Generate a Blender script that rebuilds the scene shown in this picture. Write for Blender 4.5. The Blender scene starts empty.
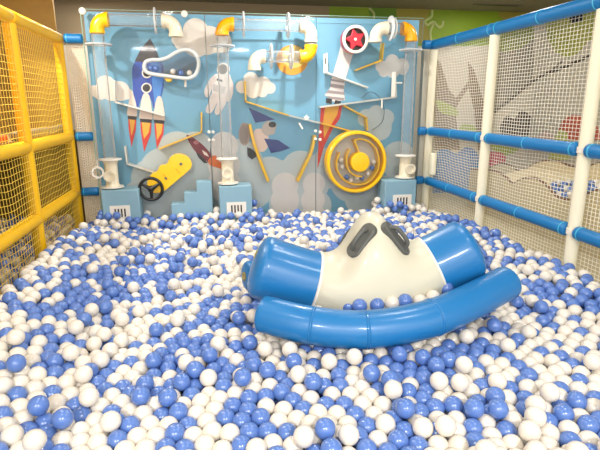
import bpy, bmesh, math, random
import numpy as np
from mathutils import Vector, Matrix
from mathutils.bvhtree import BVHTree
random.seed(7)
S = bpy.context.scene
COL = S.collection
PI = math.pi

# ------------------------------------------------------------------ camera (surveyed from the photo)
F_PX, YAW, PITCH, ROLL = 484.92, 0.1819, 0.2456, -0.0052
CAM = np.array([-0.6151, -5.4417, 1.1604])
_f = np.array([math.sin(YAW)*math.cos(PITCH), math.cos(YAW)*math.cos(PITCH), -math.sin(PITCH)])
_r = np.array([math.cos(YAW), -math.sin(YAW), 0.0]); _u = np.cross(_r, _f)
_r, _u = _r*math.cos(ROLL)+_u*math.sin(ROLL), -_r*math.sin(ROLL)+_u*math.cos(ROLL)

def ray(px, py): return _f + _r*(px-300)/F_PX - _u*(py-225)/F_PX
def at(px, py, axis, v):
    d = ray(px, py); return CAM + d*((v-CAM[axis])/d[axis])
def atY(px, py, Y): return Vector(at(px, py, 1, Y))
def atX(px, py, X): return Vector(at(px, py, 0, X))
def atZ(px, py, Z): return Vector(at(px, py, 2, Z))

cam = bpy.data.objects.new('camera', bpy.data.cameras.new('camera')); COL.objects.link(cam)
cam.data.sensor_width = 36; cam.data.lens = F_PX/600*36; cam.data.clip_end = 60; cam.data.clip_start = .02
M = Matrix((_r, _u, -_f)).transposed().to_4x4(); M.translation = Vector(CAM); cam.matrix_world = M
S.camera = cam

# ------------------------------------------------------------------ materials
def lin(c):
    return tuple(((v/255)/12.92 if v/255 <= .04045 else ((v/255+.055)/1.055)**2.4) for v in c)
MATS = {}
def mat(name, rgb, rough=.5, spec=.5, coat=0, noise=0, nscale=8, bump=0, bscale=40, metal=0, sss=0):
    if name in MATS: return MATS[name]
    m = bpy.data.materials.new(name); m.use_nodes = True
    nt = m.node_tree; b = nt.nodes['Principled BSDF']
    c = lin(rgb)+(1,)
    b.inputs['Base Color'].default_value = c
    b.inputs['Roughness'].default_value = rough
    b.inputs['Specular IOR Level'].default_value = spec
    b.inputs['Coat Weight'].default_value = coat
    b.inputs['Coat Roughness'].default_value = .08
    b.inputs['Metallic'].default_value = metal
    if sss:
        b.inputs['Subsurface Weight'].default_value = sss
        b.inputs['Subsurface Radius'].default_value = (.02, .018, .015)
    if noise or bump:
        tc = nt.nodes.new('ShaderNodeTexCoord')
        n = nt.nodes.new('ShaderNodeTexNoise'); n.inputs['Scale'].default_value = nscale
        n.inputs['Detail'].default_value = 4
        nt.links.new(tc.outputs['Object'], n.inputs['Vector'])
        if noise:
            mx = nt.nodes.new('ShaderNodeMix'); mx.data_type = 'RGBA'
            mx.inputs['A'].default_value = tuple(v*(1-noise) for v in c[:3])+(1,)
            mx.inputs['B'].default_value = tuple(min(1, v*(1+noise)) for v in c[:3])+(1,)
            nt.links.new(n.outputs['Fac'], mx.inputs['Factor'])
            nt.links.new(mx.outputs['Result'], b.inputs['Base Color'])
        if bump:
            n2 = nt.nodes.new('ShaderNodeTexNoise'); n2.inputs['Scale'].default_value = bscale
            nt.links.new(tc.outputs['Object'], n2.inputs['Vector'])
            bp = nt.nodes.new('ShaderNodeBump'); bp.inputs['Strength'].default_value = bump
            bp.inputs['Distance'].default_value = .01
            nt.links.new(n2.outputs['Fac'], bp.inputs['Height'])
            nt.links.new(bp.outputs['Normal'], b.inputs['Normal'])
    MATS[name] = m; return m

def clear(name, tint, refl, rough=.03, milk=0.0, edge=1.0):
    """clear plastic: see-through, mirror sheen growing at grazing angles, a little milky"""
    m = bpy.data.materials.new(name); m.use_nodes = True; nt = m.node_tree
    nt.nodes.remove(nt.nodes['Principled BSDF']); out = nt.nodes['Material Output']
    tr = nt.nodes.new('ShaderNodeBsdfTransparent'); tr.inputs[0].default_value = tint+(1,)
    gl = nt.nodes.new('ShaderNodeBsdfGlossy'); gl.inputs['Roughness'].default_value = rough
    df = nt.nodes.new('ShaderNodeBsdfDiffuse'); df.inputs[0].default_value = (.86, .88, .88, 1)
    fr = nt.nodes.new('ShaderNodeFresnel'); fr.inputs['IOR'].default_value = refl
    a = nt.nodes.new('ShaderNodeMixShader'); nt.links.new(fr.outputs[0], a.inputs[0])
    nt.links.new(tr.outputs[0], a.inputs[1]); nt.links.new(gl.outputs[0], a.inputs[2])
    b = nt.nodes.new('ShaderNodeMixShader')
    if edge != 1.0:
        lw = nt.nodes.new('ShaderNodeLayerWeight'); lw.inputs['Blend'].default_value = .35
        mr = nt.nodes.new('ShaderNodeMapRange'); mr.inputs['To Min'].default_value = milk; mr.inputs['To Max'].default_value = edge
        nt.links.new(lw.outputs['Facing'], mr.inputs['Value']); nt.links.new(mr.outputs[0], b.inputs[0])
    else: b.inputs[0].default_value = milk
    nt.links.new(a.outputs[0], b.inputs[1]); nt.links.new(df.outputs[0], b.inputs[2])
    nt.links.new(b.outputs[0], out.inputs['Surface'])
    MATS[name] = m; return m

# ------------------------------------------------------------------ mesh builder
class MB:
    def __init__(s): s.bm = bmesh.new()
    def box(s, lo, hi):
        lo, hi = Vector(lo), Vector(hi)
        r = bmesh.ops.create_cube(s.bm, size=1)
        for v in r['verts']:
            v.co = Vector((lo[i]+(hi[i]-lo[i])*(v.co[i]+.5) for i in range(3)))
        return s
    def prism(s, poly, y0, y1, axis=1):
        """polygon of (a,b) pairs extruded along an axis (1: XZ outline along Y, 0: YZ along X, 2: XY along Z)"""
        def P(a, b, t): return {1: (a, t, b), 0: (t, a, b), 2: (a, b, t)}[axis]
        A = [s.bm.verts.new(P(a, b, y0)) for a, b in poly]; B = [s.bm.verts.new(P(a, b, y1)) for a, b in poly]
        n = len(poly)
        f1 = s.bm.faces.new(A); f2 = s.bm.faces.new(B[::-1])
        for i in range(n): s.bm.faces.new((A[i], B[i], B[(i+1) % n], A[(i+1) % n]))
        f1.normal_update(); f2.normal_update(); bmesh.ops.triangulate(s.bm, faces=[f1, f2])
        return s
    def tube(s, pts, r, seg=12, closed=False, cap=True, dome=0, rfun=None):
        pts = [Vector(p) for p in pts]; n = len(pts)
        tan = []
        for i in range(n):
            a = pts[(i-1) % n] if (closed or i > 0) else pts[i]
            b = pts[(i+1) % n] if (closed or i < n-1) else pts[i]
            tan.append((b-a).normalized())
        t0 = tan[0]; ref = Vector((0, 0, 1)) if abs(t0.z) < .9 else Vector((0, 1, 0))
        nrm = (ref - t0*ref.dot(t0)).normalized()
        P, T, N, Rr = [], [], [], []
        for i in range(n):
            if i: nrm = (nrm - tan[i]*nrm.dot(tan[i])).normalized()
            P.append(pts[i]); T.append(tan[i]); N.append(nrm.copy()); Rr.append(r[i] if hasattr(r, '__len__') else r)
        if dome and not closed:
            k = 5
            for end in (0, 1):
                base = 0 if end == 0 else len(P)-1
                p, t, nn, rr = P[base], T[base]*(-1 if end == 0 else 1), N[base], Rr[base]
                ext = []
                for j in range(1, k+1):
                    a = j/k*PI/2*.97
                    ext.append((p+t*dome*math.sin(a), T[base], nn, rr*math.cos(a)**.75))
                if end == 0:
                    for e in ext: P.insert(0, e[0]); T.insert(0, e[1]); N.insert(0, e[2]); Rr.insert(0, e[3])
                else:
                    for e in ext: P.append(e[0]); T.append(e[1]); N.append(e[2]); Rr.append(e[3])
        rings = []
        for i in range(len(P)):
            bn = T[i].cross(N[i]); ring = []
            for j in range(seg):
                a = 2*PI*j/seg
                rr = Rr[i]*(rfun(i, a) if rfun else 1)
                ring.append(s.bm.verts.new(P[i]+(N[i]*math.cos(a)+bn*math.sin(a))*rr))
            rings.append(ring)
        m = len(rings)
        for i in range(m if closed else m-1):
            A, B = rings[i], rings[(i+1) % m]
            for j in range(seg): s.bm.faces.new((A[j], A[(j+1) % seg], B[(j+1) % seg], B[j]))
        if cap and not closed:
            s.bm.faces.new(rings[0][::-1]); s.bm.faces.new(rings[-1])
        return s
    def cyl(s, a, b, r, seg=24): return s.tube([a, b], r, seg)
    def lathe(s, c, axis, prof, seg=48, closed=True):
        """profile of (radius, offset along axis)"""
        c = Vector(c); ax = Vector(axis).normalized()
        u = ax.orthogonal().normalized(); v = ax.cross(u); rings = []
        for r, h in prof:
            rings.append([s.bm.verts.new(c+ax*h+(u*math.cos(2*PI*j/seg)+v*math.sin(2*PI*j/seg))*max(r, 1e-4)) for j in range(seg)])
        k = len(rings)
        for i in range(k if closed else k-1):
            A, B = rings[i], rings[(i+1) % k]
            for j in range(seg): s.bm.faces.new((A[j], A[(j+1) % seg], B[(j+1) % seg], B[j]))
        return s
    def ring(s, c, axis, ro, ri, h0, h1, seg=48):
        return s.lathe(c, axis, [(ro, h0), (ro, h1), (ri, h1), (ri, h0)], seg)
    def disc(s, c, axis, r, h0, h1, seg=36):
        c = Vector(c); ax = Vector(axis).normalized(); return s.tube([c+ax*h0, c+ax*h1], r, seg)
    def sphere(s, c, r, sub=3):
        bmesh.ops.create_icosphere(s.bm, subdivisions=sub, radius=r, matrix=Matrix.Translation(c)); return s
    def done(s, name, m, parent=None, bevel=0, sharp=40, smooth=True):
        bmesh.ops.recalc_face_normals(s.bm, faces=s.bm.faces)
        me = bpy.data.meshes.new(name); s.bm.to_mesh(me); s.bm.free()
        if smooth:
            me.polygons.foreach_set('use_smooth', [True]*len(me.polygons))
            me.set_sharp_from_angle(angle=math.radians(sharp))
        me.materials.append(m)
        o = bpy.data.objects.new(name, me); COL.objects.link(o)
        if bevel:
            md = o.modifiers.new('bevel', 'BEVEL'); md.width = bevel; md.segments = 3; md.limit_method = 'ANGLE'
        if parent is not None:
            o.parent = parent
            o.matrix_parent_inverse = Matrix.Translation(parent.location).inverted()
        return o

def tag(o, label, cat, group=None):
    o['label'] = label; o['category'] = cat
    if group: o['group'] = group
    return o
def thing(name, loc, label, cat, group=None):
    o = bpy.data.objects.new(name, None); COL.objects.link(o); o.location = loc; o.empty_display_size = .05
    return tag(o, label, cat, group)
def struct(o): o['kind'] = 'structure'; return o

def smooth_path(pts, n=8, closed=False):
    pts = [Vector(p) for p in pts]; out = []; k = len(pts)
    g = (lambda i: pts[i % k]) if closed else (lambda i: pts[max(0, min(k-1, i))])
    for i in range(k if closed else k-1):
        p0, p1, p2, p3 = g(i-1), g(i), g(i+1), g(i+2)
        for j in range(n):
            t = j/n
            out.append(.5*((2*p1)+(p2-p0)*t+(2*p0-5*p1+4*p2-p3)*t*t+(3*p1-p0-3*p2+p3)*t**3))
    if not closed: out.append(pts[-1])
    return out

# ------------------------------------------------------------------ palette
WHITE = mat('white_plastic', (236, 230, 218), .35)
CREAMP = mat('cream_plastic', (232, 222, 196), .3, coat=.2)
CREAM = mat('cream_foam', (240, 234, 208), .55, noise=.04)
YEL = mat('yellow_plastic', (250, 196, 8), .3, coat=.3)
AMB = mat('amber_plastic', (246, 172, 10), .3, coat=.3)
YFOAM = mat('yellow_foam', (242, 188, 0), .5, noise=.08, nscale=14, bump=.25, bscale=60)
BFOAM = mat('blue_foam', (8, 116, 180), .45, noise=.05)
CYAN = mat('pale_blue_tie', (70, 180, 215), .4)
BLACK = mat('black_plastic', (22, 22, 22), .4)
DGREY = mat('dark_grey_plastic', (92, 92, 88), .45)
SKY = mat('sky_blue_print', (110, 168, 196), .45, noise=.04, nscale=2)
BOXB = mat('pale_blue_laminate', (134, 172, 189), .45)
CLOUD = mat('cloud_print', (236, 224, 210), .5)
PALEC = mat('pale_cloud_print', (188, 198, 198), .5)
RED = mat('red_plastic', (200, 40, 55), .35, coat=.2)
ACRY = clear('clear_acrylic_sheet', (.985, .99, .99), 1.14, .04, .015)
TUBE = clear('clear_tube', (.955, .97, .975), 1.25, .08, .07, .34)
FLNG = clear('frosted_acrylic', (.93, .95, .95), 1.35, .1, .45, .9)
AEDGE = mat('acrylic_edge_green', (150, 190, 170), .3)

BOARD, ACR, PIPE = .12, 0.0, -.135

# ------------------------------------------------------------------ the room shell
FLOOR_Z, CEIL_Z, BACK_Y = -.24, 2.48, 1.7
RIGHT_X, LEFT_X = float(at(534, 90, 1, BACK_Y)[0]), -4.2
fl = struct(MB().box((LEFT_X-.2, -7.5, FLOOR_Z-.1), (RIGHT_X+.2, BACK_Y+.2, FLOOR_Z)).done('floor', mat('beige_floor', (188, 176, 140), .5, noise=.04)))
ce = struct(MB().box((LEFT_X-.2, -7.5, CEIL_Z), (RIGHT_X+.2, BACK_Y+.2, CEIL_Z+.1)).done('ceiling', mat('grey_ceiling', (140, 132, 112), .7)))
WALLM = mat('off_white_wall', (196, 189, 172), .7)
BROWN = mat('brown_wall_paint', (156, 136, 104), .7)
GREEN = mat('green_mural_paint', (128, 156, 22), .6, noise=.1, nscale=3)
wb = struct(MB().box((LEFT_X, BACK_Y, FLOOR_Z), (RIGHT_X, BACK_Y+.1, CEIL_Z)).done('wall_back', WALLM))
wr = struct(MB().box((RIGHT_X, -7.5, FLOOR_Z), (RIGHT_X+.1, BACK_Y+.1, CEIL_Z)).done('wall_right', WALLM))
wl = struct(MB().box((LEFT_X-.1, -7.5, FLOOR_Z), (LEFT_X, BACK_Y+.1, CEIL_Z)).done('wall_left', BROWN))
def child(o, p): o.parent = p; o.matrix_parent_inverse = Matrix.Translation(p.location).inverted(); return o
xg = float(at(329, 12, 1, BACK_Y)[0])
zb = float(at(60, 45, 1, BACK_Y)[2])
MB().box((LEFT_X, BACK_Y-.005, FLOOR_Z), (-1.5, BACK_Y, zb)).done('cream_paint_band', mat('cream_wall_paint', (240, 228, 208), .7), wb)
MB().box((LEFT_X, BACK_Y-.006, zb), (xg, BACK_Y, CEIL_Z)).done('brown_paint_band', BROWN, wb)

def outline_on(pix, Y): return [(v.x, v.z) for v in (atY(x, y, Y) for x, y in pix)]
LAY = [0]
def mural(name, pix, m, depth=.004, smooth=True):
    LAY[0] += 1; depth += .0002*LAY[0]
    """a painted shape on the back wall"""
    pts = outline_on(pix, BACK_Y)
    if smooth: pts = [(v.x, v.z) for v in smooth_path([(a, b, 0) for a, b in [(p[0], p[1]) for p in pts]] and [Vector((a, 0, b)) for a, b in pts], 4, True)]
    pts = [(min(a, RIGHT_X-.002), min(b, CEIL_Z-.002)) for a, b in pts]
    return MB().prism(pts, BACK_Y-depth, BACK_Y).done(name, m, wb, smooth=False)
def muralR(name, pix, m, depth=.004):
    LAY[0] += 1; depth += .0002*LAY[0]
    pts = [(v.y, v.z) for v in (atX(x, y, RIGHT_X) for x, y in pix)]
    pts = [(min(a, BACK_Y-.002), min(b, CEIL_Z-.002)) for a, b in pts]
    return MB().prism(pts, RIGHT_X-depth, RIGHT_X, 0).done(name, m, wr, smooth=False)
mural('painted_green_band', [(329, 0), (329, 46), (480, 46), (534, 40), (534, 0)], GREEN, .003, False)
LINE = mat('pale_green_line', (190, 200, 130), .6); DGR = mat('dark_green_mural', (96, 132, 20), .6); OLV = mat('olive_mural', (150, 140, 50), .6)
mural('painted_leaf', [(372, 4), (400, 3), (398, 20), (385, 24), (370, 16)], DGR, .006)
mural('painted_leaf', [(400, 3), (430, 4), (426, 22), (432, 44), (416, 40), (398, 20)], OLV, .006)
mural('painted_leaf', [(498, 13), (520, 4), (534, 8), (534, 22), (512, 24)], OLV, .006)
def mstroke(pix, w, m, name):
    P = smooth_path([atY(x, y, BACK_Y-.004) for x, y in pix], 6)
    return MB().tube(P, w, 6).done(name, m, wb)
mstroke([(432, 10), (431, 17), (425, 21), (427, 25), (433, 22), (438, 27), (442, 26), (443, 21)], .02, LINE, 'painted_line')
mstroke([(433, 24), (430, 33), (432, 46)], .02, LINE, 'painted_line')
mstroke([(369, 8), (374, 14), (372, 22)], .018, LINE, 'painted_line')
TRUNK = mat('trunk_mural', (130, 108, 82), .7); DTW = mat('twig_mural', (84, 76, 66), .7)
LGR = mat('light_green_mural', (158, 176, 70), .7); GTW = mat('grey_twig_mural', (134, 128, 112), .7)
mural('painted_trunk', [(434, 58), (440, 62), (449, 90), (456, 98), (466, 84), (472, 76), (474, 80), (460, 100), (455, 110), (460, 150), (434, 150)], TRUNK, .006, False)
mural('painted_trunk', [(468, 62), (474, 70), (486, 110), (488, 150), (478, 150), (474, 110), (469, 90)], TRUNK, .006, False)
mural('painted_leaf', [(436, 100), (446, 103), (457, 110), (456, 116), (440, 112)], LGR, .009)
mural('painted_leaf', [(462, 124), (476, 128), (470, 140), (458, 138)], LGR, .009)
mural('painted_twigs', [(492, 36), (515, 30), (533.5, 30), (533.5, 80), (520, 92), (505, 104), (494, 110)], GTW, .006, False)
mural('painted_bush', [(500, 128), (506, 116), (514, 119), (520, 111), (527, 113), (532, 120), (530, 136), (506, 138)], DTW, .009)
mural('painted_leaf', [(484, 38), (500, 34), (530, 28), (530, 42), (505, 52)], mat('mid_green_mural', (128, 142, 60), .7), .009)
mural('painted_blue_bushes', [(436, 200), (436, 156), (446, 149), (456, 153), (466, 147), (476, 152), (480, 166), (480, 200)], mat('blue_mural', (70, 128, 190), .7), .009)
mural('painted_pink_patch', [(487, 154), (497, 152), (505, 156), (502, 165), (489, 166)], mat('pink_mural', (205, 90, 110), .7), .012)
mural('painted_yellow_patch', [(490, 140), (512, 138), (520, 148), (500, 156)], LGR, .009)
def rstroke(pix, w, m):
    P = smooth_path([atX(x, y, RIGHT_X-.004) for x, y in pix], 6)
    MB().tube(P, w, 6).done('painted_branch', m, wr)
mstroke([(494, 112), (512, 98), (526, 86), (533.5, 81)], .028, DTW, 'painted_branch')
rstroke([(534.5, 80.5), (545, 74), (562, 68), (580, 60), (600, 52)], .022, DTW)
rstroke([(548, 73), (556, 67), (562, 61)], .016, DTW)
muralR('painted_foliage', [(546, 24), (556, 16), (600, 0), (600, 44), (588, 40), (580, 52), (568, 58), (556, 52), (548, 40)], mat('yellow_green_mural', (170, 176, 84), .7))
muralR('painted_red_cap', [(559, 130), (563, 120), (572, 115), (584, 116), (596, 124), (600, 132), (600, 140), (562, 140)], mat('coral_mural', (205, 104, 82), .7))
muralR('painted_green_patch', [(556, 136), (561, 129), (568, 133), (570, 160), (548, 160), (552, 150)], mat('lime_mural', (196, 200, 110), .7), .006)
muralR('painted_pink_cap', [(535, 150), (538, 136), (546, 130), (554, 136), (557, 150)], mat('rose_mural', (206, 178, 168), .7))
muralR('painted_foliage', [(535, 24), (537, 12), (548, 6), (560, 2), (580, 0), (580, 4), (560, 14), (548, 20)], MATS['green_mural_paint'])
o = muralR('dark_vent', [(571, 16.5), (583, 14), (583, 21), (572, 23)], mat('dark_void', (30, 30, 30), .8), .02)

# ceiling details: vent grille and tile seams
vc = atZ(498, 4.5, CEIL_Z)
t = thing('ceiling_vent', (vc.x, vc.y, CEIL_Z), 'long dark slot vent in the grey ceiling above the green wall', 'vent')
MB().box((vc.x-.35, vc.y-.05, CEIL_Z-.012), (vc.x+.35, vc.y+.05, CEIL_Z-.001)).done('frame', mat('vent_grey', (120, 114, 98), .5), t)
MB().box((vc.x-.31, vc.y-.022, CEIL_Z-.016), (vc.x+.31, vc.y+.022, CEIL_Z-.010)).done('slot', BLACK, t)

# ------------------------------------------------------------------ play wall: three boards with printed space pictures under clear sheets
SEAMS = [(-1.8, -.6), (-.6, .6), (.6, 1.8)]
ZT = 2.07
PANELS = []
lbls = ['left third of the blue space wall, with the blue rocket picture',
        'middle third of the blue space wall, with the satellite picture',
        'right third of the blue space wall, with the tall slim grey rocket picture']
for (a, b), lb in zip(SEAMS, lbls):
    t = thing('space_wall_panel', ((a+b)/2, BOARD, FLOOR_Z), lb, 'wall panel')
    MB().box((a+.003, BOARD, FLOOR_Z), (b-.003, BOARD+.03, ZT)).done('board', SKY, t)
    MB().box((a+.003, ACR, FLOOR_Z), (b-.003, ACR+.006, ZT)).done('acrylic_sheet', ACRY, t)
    MB().box((a+.003, ACR, ZT), (b-.003, ACR+.006, ZT+.004)).done('polished_edge', AEDGE, t)
    PANELS.append(t)
MB().box((-1.803, ACR, FLOOR_Z), (-1.797, ACR+.006, ZT)).done('polished_edge', AEDGE, PANELS[0])
for k, (px, py) in enumerate([(82.5, 11), (184.3, 14)]):
    c = atY(px, py, ACR)
    MB().lathe(c, (0, -1, 0), [(.034, -.004), (.034, .012), (.026, .02), (.012, .02), (.010, .014), (.0, .014)], 24, False).done('screw_cap', WHITE, PANELS[0])
for k, (px, py) in enumerate([(209, 132), (213.2, 132), (209.2, 140), (213.4, 140), (315.5, 131), (320, 132), (315.4, 139), (320, 139.5)]):
    c = atY(px, py, ACR); pi = 0 if c.x < -.6 else 1 if c.x < .6 else 2
    MB().lathe(c, (0, -1, 0), [(.017, -.002), (.017, .010), (.012, .014), (0, .014)], 16, False).done('bolt', WHITE, PANELS[pi])

def clip(poly, xmin, xmax):
    def half(P, x0, sgn):
        out = []
        for i in range(len(P)):
            A, B = P[i], P[(i+1) % len(P)]; ia, ib = sgn*(A[0]-x0) >= 0, sgn*(B[0]-x0) >= 0
            if ia: out.append(A)
            if ia != ib:
                t = (x0-A[0])/(B[0]-A[0]); out.append((x0, A[1]+(B[1]-A[1])*t))
        return out
    P = half(poly, xmin, 1); return half(P, xmax, -1) if P else P
PRN = [0]
def pr(name, poly, m, layer, parent=None):
    """one printed shape on the boards, cut at the joints between them"""
    PRN[0] += 1; y = BOARD-.0012*layer-.00001*PRN[0]; made = []
    for i, (a, b) in enumerate(SEAMS):
        q = clip(poly, a+.004, b-.004)
        q2 = [p for j, p in enumerate(q) if j == 0 or (abs(p[0]-q[j-1][0])+abs(p[1]-q[j-1][1])) > 1e-4]
        q2 = [(x, max(FLOOR_Z+.01, min(ZT-.002, z))) for x, z in q2]
        if len(q2) > 2:
            o = MB().prism(q2, y, y+.001).done(name, m, parent if parent and i == pi_of(parent) else PANELS[i], smooth=False)
            made.append(o)
    return made
def pi_of(o):
    while o.parent: o = o.parent
    return PANELS.index(o)
def px(pts): return outline_on(pts, BOARD)
def spx(pts, n=5):
    P = [atY(x, y, BOARD) for x, y in pts]
    return [(v.x, v.z) for v in smooth_path(P, n, True)]
def blob(circles):
    C = [(atY(x, y, BOARD), r*5.45/485) for x, y, r in circles]
    c0 = sum((c.x for c, r in C))/len(C), sum((c.z for c, r in C))/len(C)
    out = []
    for k in range(120):
        a = 2*PI*k/120; dx, dz = math.cos(a), math.sin(a); best = .01
        for c, r in C:
            ex, ez = c.x-c0[0], c.z-c0[1]; bq = ex*dx+ez*dz; d = bq*bq-(ex*ex+ez*ez-r*r)
            if d >= 0: best = max(best, bq+math.sqrt(d))
        out.append((c0[0]+dx*best, c0[1]+dz*best))
    return out
# pale cloud banks low on the wall
for cs in ([(178, 152, 20), (196, 150, 18), (165, 172, 24), (192, 178, 26), (176, 196, 24)], [(150, 178, 18), (140, 196, 16), (158, 205, 18)],
           [(238, 165, 26), (250, 185, 26), (236, 200, 22)],
           [(288, 190, 18), (288, 204, 20)], [(316, 186, 14), (316, 206, 17)], [(270, 176, 20), (300, 170, 20), (330, 168, 22), (300, 200, 26)],
           [(380, 128, 13), (366, 118, 9), (386, 118, 9), (376, 114, 9)], [(398, 160, 20), (404, 186, 22), (384, 192, 18)], [(352, 180, 24), (366, 196, 24)]):
    pr('printed_cloud_bank', blob(cs), PALEC, 1)
MOUND = mat('mound_print', (218, 212, 206), .5)
pr('printed_mound', blob([(285, 186, 14), (285, 200, 15), (285, 215, 15)]), MOUND, 2)
pr('printed_mound', blob([(314, 184, 12), (313, 200, 13), (313, 215, 13)]), MOUND, 2)
pr('printed_mound', blob([(224, 146, 14), (224, 165, 16), (224, 185, 17)]), MOUND, 2)
pr('printed_cloud', blob([(94, 91, 5), (106, 85, 8.5), (120, 91, 9), (128, 94, 5), (100, 92, 7), (111, 92, 8)]), CLOUD, 2)
pr('printed_cloud', blob([(196, 32, 12), (196, 44, 12), (183, 41, 9), (177, 40, 5), (210, 40, 12.5), (221, 42, 10), (206, 44, 10)]), CLOUD, 2)
pr('printed_cloud', blob([(242, 87, 6), (251, 80, 7.5), (263, 85, 8), (270, 88, 5.5), (253, 91, 7), (262, 91, 6)]), CLOUD, 2)
pr('printed_cloud', blob([(381, 66, 6), (392, 62, 7.5), (402, 66, 7.5), (393, 71, 7), (384, 71, 6), (403, 70, 5)]), mat('grey_cloud_print', (214, 209, 204), .5), 2)
# blue rocket
NAVY = mat('navy_print', (44, 78, 172), .5); BL2 = mat('blue_print', (72, 138, 214), .5); NOSE = mat('dark_nose_print', (66, 60, 60), .5)
BOOST = mat('booster_print', (240, 220, 204), .5); BAND = mat('band_print', (40, 36, 34), .5)
FR = mat('flame_red_print', (216, 50, 26), .5); FY = mat('flame_yellow_print', (240, 176, 50), .5)
r1 = pr('printed_rocket', spx([(135, 62), (160.5, 62), (163.5, 78), (163, 90), (158, 106), (154, 109), (151, 99), (146, 94), (141, 99), (138, 107), (135, 104), (132.8, 86)], 4), NAVY, 4)[0]
pr('nose_cone', px([(150, 38.5), (155, 47), (160.8, 62), (148, 62.5), (134.6, 61.5), (141, 49)]), NOSE, 5, r1)
pr('body_highlight', px([(150, 62), (160, 62), (163, 80), (160, 100), (155, 107), (153, 90)]), BL2, 5, r1)
for x0, x1, yt, yb, tip in ((127.8, 136.8, 97, 116, (131.5, 147)), (140, 152, 96, 119, (144.2, 152)), (154, 164.5, 99, 120, (157, 149))):
    xm = (x0+x1)/2
    pr('booster', spx([(x0+2.5, yt), (xm, yt-3), (x1-2.5, yt), (x1, yb-8), (x1-.3, yb+1), (x0, yb), (x0, yb-8)], 3), BOOST, 6, r1)
    pr('booster_band', px([(x0, yb-.5), (x1, yb+.5), (x1-.3, yb+4), (x0+.3, yb+3)]), BAND, 7, r1)
    pr('flame', px([(x0+.5, yb+3), (x1-.5, yb+4), (x1-1, yb+14), tip, (x0+1, yb+13)]), FR, 6, r1)
    pr('flame_core', px([(x0+1.8, yb+3.2), (x1-1.8, yb+4), (x1-3, yb+13), (tip[0], yb+20), (x0+2.8, yb+12)]), FY, 7, r1)
def circ(x, y, rx, ry=None, n=28): return px([(x+rx*math.cos(2*PI*k/n), y+(ry or rx)*math.sin(2*PI*k/n)) for k in range(n)])
for cx_, cy_ in ((147, 73), (146.5, 88)):
    pr('porthole_rim', circ(cx_, cy_, 5.2), WHITE, 6, r1); pr('porthole', circ(cx_, cy_, 3.8), BAND, 7, r1)
# astronaut
SUIT = mat('suit_print', (232, 222, 214), .5, noise=.12, nscale=18); SUIT2 = mat('suit_shade_print', (200, 190, 184), .5)
au = pr('printed_astronaut', spx([(216, 74), (224, 73), (230, 75), (231, 84), (228, 96), (222, 98), (213, 96), (212, 86), (213, 77)], 4), SUIT, 5)
ap = au[-1]
LIMB = mat('suit_limb_print', (220, 206, 198), .5, noise=.15, nscale=16)
for nm, pts in (('arm', [(213, 76), (217, 79), (212, 88), (209, 97), (205, 96), (204.5, 90), (208, 82)]), ('arm', [(229, 76), (233, 83), (233, 93), (230, 101), (226.5, 100), (228, 92), (227, 82)]),
                ('leg', [(212, 93), (219, 95), (216, 105), (211, 113), (206, 112), (206.5, 107), (209, 101)]), ('leg', [(219, 94), (228, 94), (226, 103), (222, 110), (217.5, 115), (214.5, 112), (217, 104)])):
    pr(nm, spx(pts, 4), LIMB, 6, ap)
pr('helmet', circ(223.3, 69.3, 6.6), mat('helmet_print', (226, 218, 210), .5), 6, ap); pr('visor', circ(222.8, 69.3, 4.6, 5), mat('visor_print', (112, 108, 104), .4), 7, ap)
pr('chest_badge', px([(217, 78.5), (222.5, 80), (222, 82), (216.6, 80.5)]), BAND, 7, ap)
pr('life_pack', px([(213, 84), (226, 87), (224, 94), (213, 91)]), SUIT2, 6, ap)
# satellite
sp = pr('printed_satellite', spx([(254, 131), (262, 129), (268, 136), (268, 146), (262, 152), (252, 146)], 4), mat('satellite_body_print', (226, 200, 184), .5), 6)[0]
SOL = mat('solar_panel_print', (36, 54, 120), .4, noise=.15, nscale=30)
pr('solar_panel', px([(248.5, 107.5), (275, 119.5), (266, 121), (255.5, 122.8)]), SOL, 5, sp)
pr('solar_panel', px([(264, 138.5), (278, 140), (290, 148), (281, 151), (271, 153)]), SOL, 7, sp)
pr('antenna_dish', circ(244.5, 134, 5.8, 11.5), mat('dish_print', (170, 148, 134), .5), 5, sp); pr('dish_face', circ(243.8, 134.5, 4.4, 9.5), mat('dish_face_print', (140, 126, 118), .5), 6, sp)
pr('engine_bell', px([(263, 124), (268, 120.5), (277, 124), (274, 134), (266, 136), (261, 131)]), mat('bell_print', (186, 172, 160), .5), 7, sp)
pr('bell_mouth', circ(272.3, 124.5, 3.9, 2.9), BAND, 8, sp)
pr('thruster', px([(247, 147), (252, 149), (258, 155), (252, 159.5), (247.5, 156)]), BAND, 7, sp)
# small dark red rocket
MAR = mat('maroon_print', (120, 26, 44), .5)
mr = pr('printed_red_rocket', spx([(186.5, 135), (193, 137.5), (204, 146), (213, 157), (216, 165), (208, 162), (196, 152), (189, 142)], 4), MAR, 5)[0]
pr('rocket_window', circ(196, 142.5, 2.6, 2), mat('grey_red_print', (170, 96, 104), .5), 6, mr)
pr('rocket_stripe', px([(202, 150), (207, 153), (209, 157), (204, 154.5)]), BOOST, 6, mr)
pr('rocket_flame', spx([(208, 160), (215, 155), (219, 161), (224, 164), (223, 169), (216, 167), (210, 165)], 3), mat('orange_flame_print', (226, 110, 40), .5), 6, mr)
pr('rocket_fin', px([(196, 152), (200, 154), (208, 163), (204, 163), (198, 157)]), BAND, 6, mr)
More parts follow.
